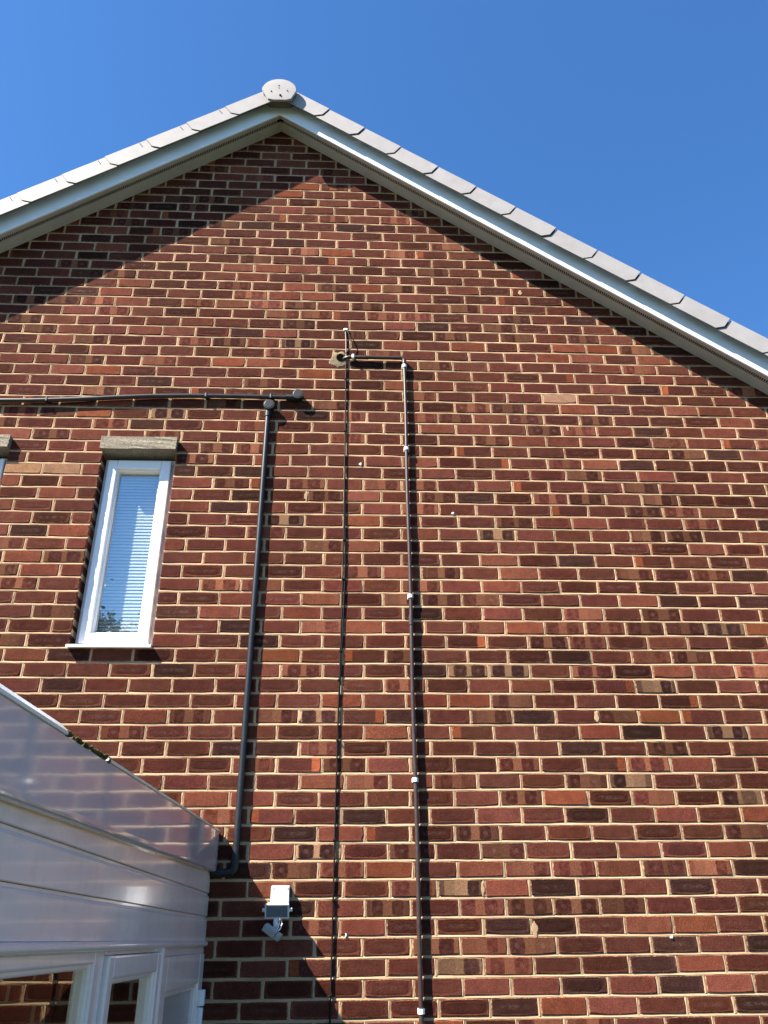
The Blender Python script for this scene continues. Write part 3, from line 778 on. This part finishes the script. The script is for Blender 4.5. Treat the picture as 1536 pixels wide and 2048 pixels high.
# waste pipe dropping from the round cap to the porch
dp = empty('waste_pipe', (-.945, -.02, OFF + .6)); tag(dp, 'thick black vertical pipe with round top cap, running down beside the porch', 'pipe', 'black plastic waste pipes')
XA, XB = -.943, -.955; zt = OFF + 3.262; zb = OFF + .640; rr = .0165; yc = -.0185
s = MB(); s.tube([(XA + (XB - XA) * i / 12, yc, zt + (zb - zt) * i / 12) for i in range(13)], rr, 18, False); s.build('pipe', 'black', dp)
def round_cap(par, x, z, r, yf, name='end_cap'):
    s = MB(); prof = [(0.0, r * .93), (-yf + .008, r * .93), (-yf + .008, r), (-yf + .002, r), (-yf, r * .955)]
    rings = [[(x + q * math.cos(R(d)), y, z + q * math.sin(R(d))) for d in range(0, 360, 15)] for y, q in prof]
    for a, b in zip(rings[:-1], rings[1:]): s.add(a + b, [(i, (i + 1) % 24, 24 + (i + 1) % 24, 24 + i) for i in range(24)], True)
    s.add(rings[-1], [tuple(range(24))]); o = s.build(name, 'blackcap', par)
    t = MB(); rg1 = [(x + r * .80 * math.cos(R(d)), -yf - .0005, z + r * .80 * math.sin(R(d))) for d in range(0, 360, 15)]; rg2 = [(x + r * .72 * math.cos(R(d)), -yf - .0018, z + r * .72 * math.sin(R(d))) for d in range(0, 360, 15)]
    t.add(rg1 + rg2, [(i, (i + 1) % 24, 24 + (i + 1) % 24, 24 + i) for i in range(24)], True); t.add(rg2, [tuple(range(24))]); t.build('cap_face', 'blackcap', par)
    return o
round_cap(dp, -.938, OFF + 3.284, .036, .046)
s = MB(); s.tube([(XA, yc, OFF + 3.262), (XA, yc, OFF + 3.205)], .0205, 18); s.build('socket', 'blackcap', dp)
el = [(XB, yc, zb + .004)] + [(XB - .032 + .032 * math.cos(R(d)), yc, zb - .004 - .032 * math.sin(R(d))) for d in range(0, 91, 15)] + [(-1.06, yc, zb - .036)]
s = MB(); s.tube(el, .0185, 18); s.build('elbow', 'blackcap', dp)
s = MB(); s.tube([(XB, yc, zb + .045), (XB, yc, zb - .006)], .0205, 18); s.build('socket', 'blackcap', dp)
# sagging horizontal waste pipe
hp = empty('waste_pipe', (-1.6, -.02, OFF + 3.3)); tag(hp, 'black sagging pipe running sideways above the window to a round cap', 'pipe', 'black plastic waste pipes')
hpts = [(-3.6, 3.270), (-3.2, 3.276), (-2.8, 3.286), (-2.595, 3.293), (-2.413, 3.297), (-2.141, 3.312), (-1.9, 3.331), (-1.684, 3.346), (-1.45, 3.353), (-1.25, 3.3555), (-1.0, 3.354), (-.80, 3.3535)]
s = MB(); s.tube([(x, -.020, z + OFF) for x, z in hpts], .0145, 16, False); s.build('pipe', 'black', hp)
s = MB(); s.tube([(-.835, -.020, OFF + 3.3535), (-.775, -.020, OFF + 3.3535)], .019, 16); s.build('socket', 'blackcap', hp)
round_cap(hp, -.762, OFF + 3.366, .036, .046)
for x, z in ((-1.335, 3.3545), (-2.31, 3.3025), (-.93, 3.354)):
    s = MB(); s.bbox(x - .007, x + .007, -.0365, .003, OFF + z - .0165, OFF + z + .0165, .004); s.build('clip', 'blackcap', hp)
# thin brown overflow pipe
op = empty('overflow_pipe', (-.08, -.02, OFF)); tag(op, 'thin dark brown overflow pipe with white clips, running down the wall', 'pipe')
y_ = -.021; X0 = -.083; ZH = OFF + 3.682
s = MB(); s.tube([(-.492, .03, ZH - .006), (-.470, -.012, ZH - .003), (-.445, y_, ZH), (-.30, y_, ZH), (-.118, y_, ZH)], .0108, 14); s.build('pipe', 'brown', op)
s = MB(); s.tube([(-.128, y_, ZH), (-.105, y_, ZH), (-.092, y_, ZH - .003), (-.085, y_, ZH - .012), (X0, y_, ZH - .028), (X0, y_, ZH - .045)], .0135, 14); s.build('elbow', 'brown', op)
vp = [(X0 + .004 * math.sin(i * .9) * .5, y_, ZH - .03 + (0 - (ZH - .03)) * i / 30) for i in range(31)]
s = MB(); s.tube(vp, .0108, 14, False); s.build('pipe', 'brown', op)
for x0_, z_ in ((-.312, 0),):
    s = MB(); s.tube([(x0_ - .02, y_, ZH), (x0_ + .02, y_, ZH)], .0128, 14); s.build('coupling', 'brown', op)
s = MB(); s.tube([(X0, y_, OFF + 1.90), (X0, y_, OFF + 1.845)], .0135, 14); s.build('coupling', 'brown', op)
def clip_v(x, z, par):
    s = MB(); s.bbox(x - .0155, x + .0155, -.012, .004, z - .012, z + .012, .003)
    ring_ = [(x + .0155 * math.cos(R(d)), y_ + .0155 * math.sin(R(d))) for d in range(-210, 31, 20)]
    a = [(q[0], q[1], z - .010) for q in ring_]; b = [(q[0], q[1], z + .010) for q in ring_]; m = len(a)
    inn = [(x + .0112 * math.cos(R(d)), y_ + .0112 * math.sin(R(d))) for d in range(-210, 31, 20)]
    c = [(q[0], q[1], z - .010) for q in inn]; d2 = [(q[0], q[1], z + .010) for q in inn]
    for i in range(m - 1):
        s.add([a[i], a[i + 1], b[i + 1], b[i], c[i], c[i + 1], d2[i + 1], d2[i]], [(0, 1, 2, 3), (4, 7, 6, 5), (0, 4, 5, 1), (3, 2, 6, 7), (0, 3, 7, 4), (1, 5, 6, 2)])
    return s.build('clip', 'clip', par)
for z_ in (3.614, 2.983, 2.0135, 1.0258, .0311, -.9): clip_v(X0, OFF + z_, op)
s = MB(); s.bbox(-.424, -.408, -.0365, .004, ZH - .015, ZH + .015, .004); s.build('clip', 'clip', op)
# aerial cable
cb = empty('aerial_cable', (-.47, -.008, OFF)); tag(cb, 'thin black cable clipped straight down the wall from the pipe hole', 'cable')
cp = [(692, 706), (691.5, 760), (691, 800), (690, 900), (688, 1040), (686, 1130), (683, 1240), (679.5, 1340), (676, 1440), (671.5, 1600), (668, 1740), (665, 1850), (662, 1960), (659.5, 2048), (657, 2150)]
pth = [pt(a, b, -.008) for a, b in cp]; pth.append(Vector((pth[-1].x, -.008, .3)))
s = MB(); s.tube(pth, .0042, 8); s.build('cable', 'cable', cb)
c2 = [(692, 730), (690.0, 900), (690, 1040), (690, 1130), (688.5, 1180), (686, 1240), (682, 1330), (676, 1440), (671, 1600), (667.5, 1740), (661.5, 1960)]
pth2 = [pt(a + .2, b, -.007) for a, b in c2]; pth2.append(Vector((pth2[-1].x - .004, -.007, .3)))
s = MB(); s.tube(pth2, .0036, 8); s.build('cable', 'cable', cb)
s = MB(); s.tube([pt(691, 661, -.006), pt(692, 680, -.008), pt(692, 700, -.009), pt(692, 712, -.010)], .0042, 8); s.build('cable_tail', 'oldcable', cb)
s = MB(); s.tube([pt(693, 662, -.006), pt(696, 664, -.02), pt(700, 674, -.024), pt(704.5, 687, -.022), pt(703.5, 695, -.020), pt(698, 701, -.016), pt(692, 705, -.012), pt(691, 709, -.010)], .0030, 8); s.build('cable_loop', 'cable', cb)
q = pt(691.5, 660, -.006); s = MB(); s.bbox(q.x - .014, q.x + .014, -.016, .002, q.z - .009, q.z + .009, .005); s.build('clip', 'clip', cb)
for (a, b) in ((691, 758), (690, 862), (688, 1080), (686, 1158), (681, 1302), (678, 1360), (675, 1480), (669, 1680), (667, 1800), (662, 1990)):
    q = pt(a, b, -.006); s = MB(); s.bbox(q.x - .0075, q.x + .006, -.0145, .003, q.z - .005, q.z + .005, .002); s.build('clip', 'cable', cb)

# ------------------------------------------------------------------ floodlight with motion sensor
fl = empty('floodlight', (-.73, 0, OFF + .4)); tag(fl, 'small white floodlight with motion sensor fixed to the brick wall', 'floodlight')
def quadprism(name, m, front, back, bev=.004, par=fl):
    s = MB(); bm = bmesh.new(); vs = [bm.verts.new(q) for q in front + back]; n_ = len(front)
    bm.faces.new(vs[:n_]); bm.faces.new(vs[n_:][::-1])
    for i in range(n_): bm.faces.new((vs[i], vs[n_ + i], vs[n_ + (i + 1) % n_], vs[(i + 1) % n_]))
    bmesh.ops.recalc_face_normals(bm, faces=bm.faces)
    bmesh.ops.bevel(bm, geom=bm.edges[:], offset=bev, segments=3, affect='EDGES', profile=.6); s.frombm(bm); return s.build(name, m, par)
b0 = OFF
quadprism('back_box', 'lamp', [(-.776, -.040, b0 + .465), (-.690, -.040, b0 + .465), (-.690, -.034, b0 + .545), (-.776, -.034, b0 + .545)],
          [(-.776, .004, b0 + .465), (-.690, .004, b0 + .465), (-.690, .004, b0 + .549), (-.776, .004, b0 + .549)], .006)
for dx in (.010, .076):
    s = MB(); s.tube([(-.776 + dx, -.030, b0 + .5365), (-.776 + dx, -.0395, b0 + .5365)], .003, 8); s.build('screw', 'sensor', fl)
# lamp head: glass tilted down and out
hx0, hx1 = -.797, -.684
quadprism('lamp_head', 'lamp', [(hx0, -.066, b0 + .405), (hx1, -.066, b0 + .405), (hx1, -.098, b0 + .466), (hx0, -.098, b0 + .466)],
          [(hx0 + .014, -.030, b0 + .424), (hx1 - .014, -.030, b0 + .424), (hx1 - .014, -.030, b0 + .476), (hx0 + .014, -.030, b0 + .476)], .005)
fd = Vector((0, -.032, .061)); o0 = Vector((hx0, -.066, b0 + .405)); nn = Vector((0, -.061, -.032)).normalized()
def facept(u, v, d): return tuple(o0 + Vector((hx1 - hx0, 0, 0)) * u + fd * v + nn * d)
s = MB(); s.prism([facept(u, v, .0010) for u, v in ((.07, .12), (.93, .12), (.93, .90), (.07, .90))], [facept(u, v, -.002) for u, v in ((.07, .12), (.93, .12), (.93, .90), (.07, .90))]); s.build('lamp_glass', 'lampglass', fl)
s = MB(); s.prism([facept(u, v, .0016) for u, v in ((.34, .38), (.66, .38), (.66, .80), (.34, .80))], [facept(u, v, .0006) for u, v in ((.34, .38), (.66, .38), (.66, .80), (.34, .80))]); s.build('led_chip', 'lampglass', fl)
for x, d in ((hx0, -1), (hx1, 1)):
    s = MB(); s.tube([(x - d * .004, -.060, b0 + .440), (x + d * .012, -.060, b0 + .444)], .008, 10); s.build('pivot_knob', 'lamp', fl)
# sensor on its arm
s = MB(); s.tube([(-.745, -.048, b0 + .425), (-.747, -.060, b0 + .395), (-.741, -.082, b0 + .375)], [.010, .011, .012], 12); s.build('sensor_arm', 'lamp', fl)
sc = Vector((-.754, -.105, b0 + .352)); ax = Vector((.83, -.12, -.55)).normalized(); az_ = Vector((.52, -.25, .80)); az_ = (az_ - ax * az_.dot(ax)).normalized(); ay = ax.cross(az_)
def sp_(a, b, c): return tuple(sc + ax * a + az_ * b + ay * c)
quadprism('motion_sensor', 'sensor', [sp_(-.045, -.017, -.022), sp_(.020, -.017, -.022), sp_(.020, .014, -.022), sp_(-.045, .014, -.022)], [sp_(-.045, -.017, .022), sp_(.020, -.017, .022), sp_(.020, .014, .022), sp_(-.045, .014, .022)], .005)
quadprism('sensor_cover', 'sensor', [sp_(.022, -.016, -.020), sp_(.044, -.016, -.020), sp_(.044, .013, -.020), sp_(.022, .013, -.020)], [sp_(.022, -.016, .020), sp_(.044, -.016, .020), sp_(.044, .013, .020), sp_(.022, .013, .020)], .004)
s = MB(); s.tube([(-.725, -.050, b0 + .412), (-.716, -.062, b0 + .385), (-.722, -.080, b0 + .365), (-.735, -.095, b0 + .352)], .0028, 8); s.tube([(-.736, -.048, b0 + .412), (-.729, -.058, b0 + .390), (-.731, -.078, b0 + .372), (-.738, -.092, b0 + .360)], .0026, 8); s.build('sensor_cable', 'clip', fl)

# ------------------------------------------------------------------ the tree mirrored in the window (stands behind the viewer)
tr = empty('garden_tree', (-6.1, -10, 0)); tag(tr, 'leafy dark green tree seen mirrored low in the narrow window pane', 'tree')
tq = random.Random(21); s = MB()
TX, TY = -6.1, -10
s.tube([(TX, TY, 0), (TX + .05, TY - .1, 2.5), (TX, TY, 5), (TX + .1, TY + .1, 8.6)], [.20, .16, .11, .03], 10)
tips = []
for i in range(46):
    h = tq.uniform(2.2, 8.5); a = tq.uniform(0, 6.28); ln = (11.0 - h) * .40 * tq.uniform(.6, 1.15)
    p0 = Vector((TX, TY, h)); p1 = p0 + Vector((math.cos(a) * ln, math.sin(a) * ln, ln * tq.uniform(.25, .7)))
    s.tube([p0, (p0 + p1) / 2 + Vector((0, 0, .08)), p1], [.03, .02, .006], 6); tips.append((p0, p1))
for i in range(22):
    p0 = Vector((TX, TY, 5.6 + .06 * i)); d_ = Vector((tq.gauss(0, 1), tq.gauss(0, 1), tq.gauss(0, 1))).normalized() * tq.uniform(.1, .62)
    p1 = Vector((-5.12, -10, 7.20)) + d_ * .75
    s.tube([p0, (p0 + p1) / 2 + Vector((0, 0, .12)), p1], [.025, .016, .005], 6); tips.append((p0, p1)); tips.append((p0.lerp(p1, .5), p1))
s.build('trunk', 'bark', tr)
lf = MB()
for p0, p1 in tips:
    for j in range(150):
        t = tq.uniform(.25, 1.05); c = p0.lerp(p1, t) + Vector((tq.gauss(0, .13), tq.gauss(0, .13), tq.gauss(0, .12)))
        d = Vector((tq.gauss(0, 1), tq.gauss(0, 1), tq.gauss(.3, .6))).normalized(); e2 = d.cross(Vector((tq.gauss(0, 1), tq.gauss(0, 1), tq.gauss(0, 1)))).normalized()
        L = tq.uniform(.06, .13); W_ = L * .26
        lf.add([c, c + d * L * .5 + e2 * W_, c + d * L, c + d * L * .5 - e2 * W_], [(0, 1, 2, 3)])
co = lf.build('crown', 'leaf', tr)
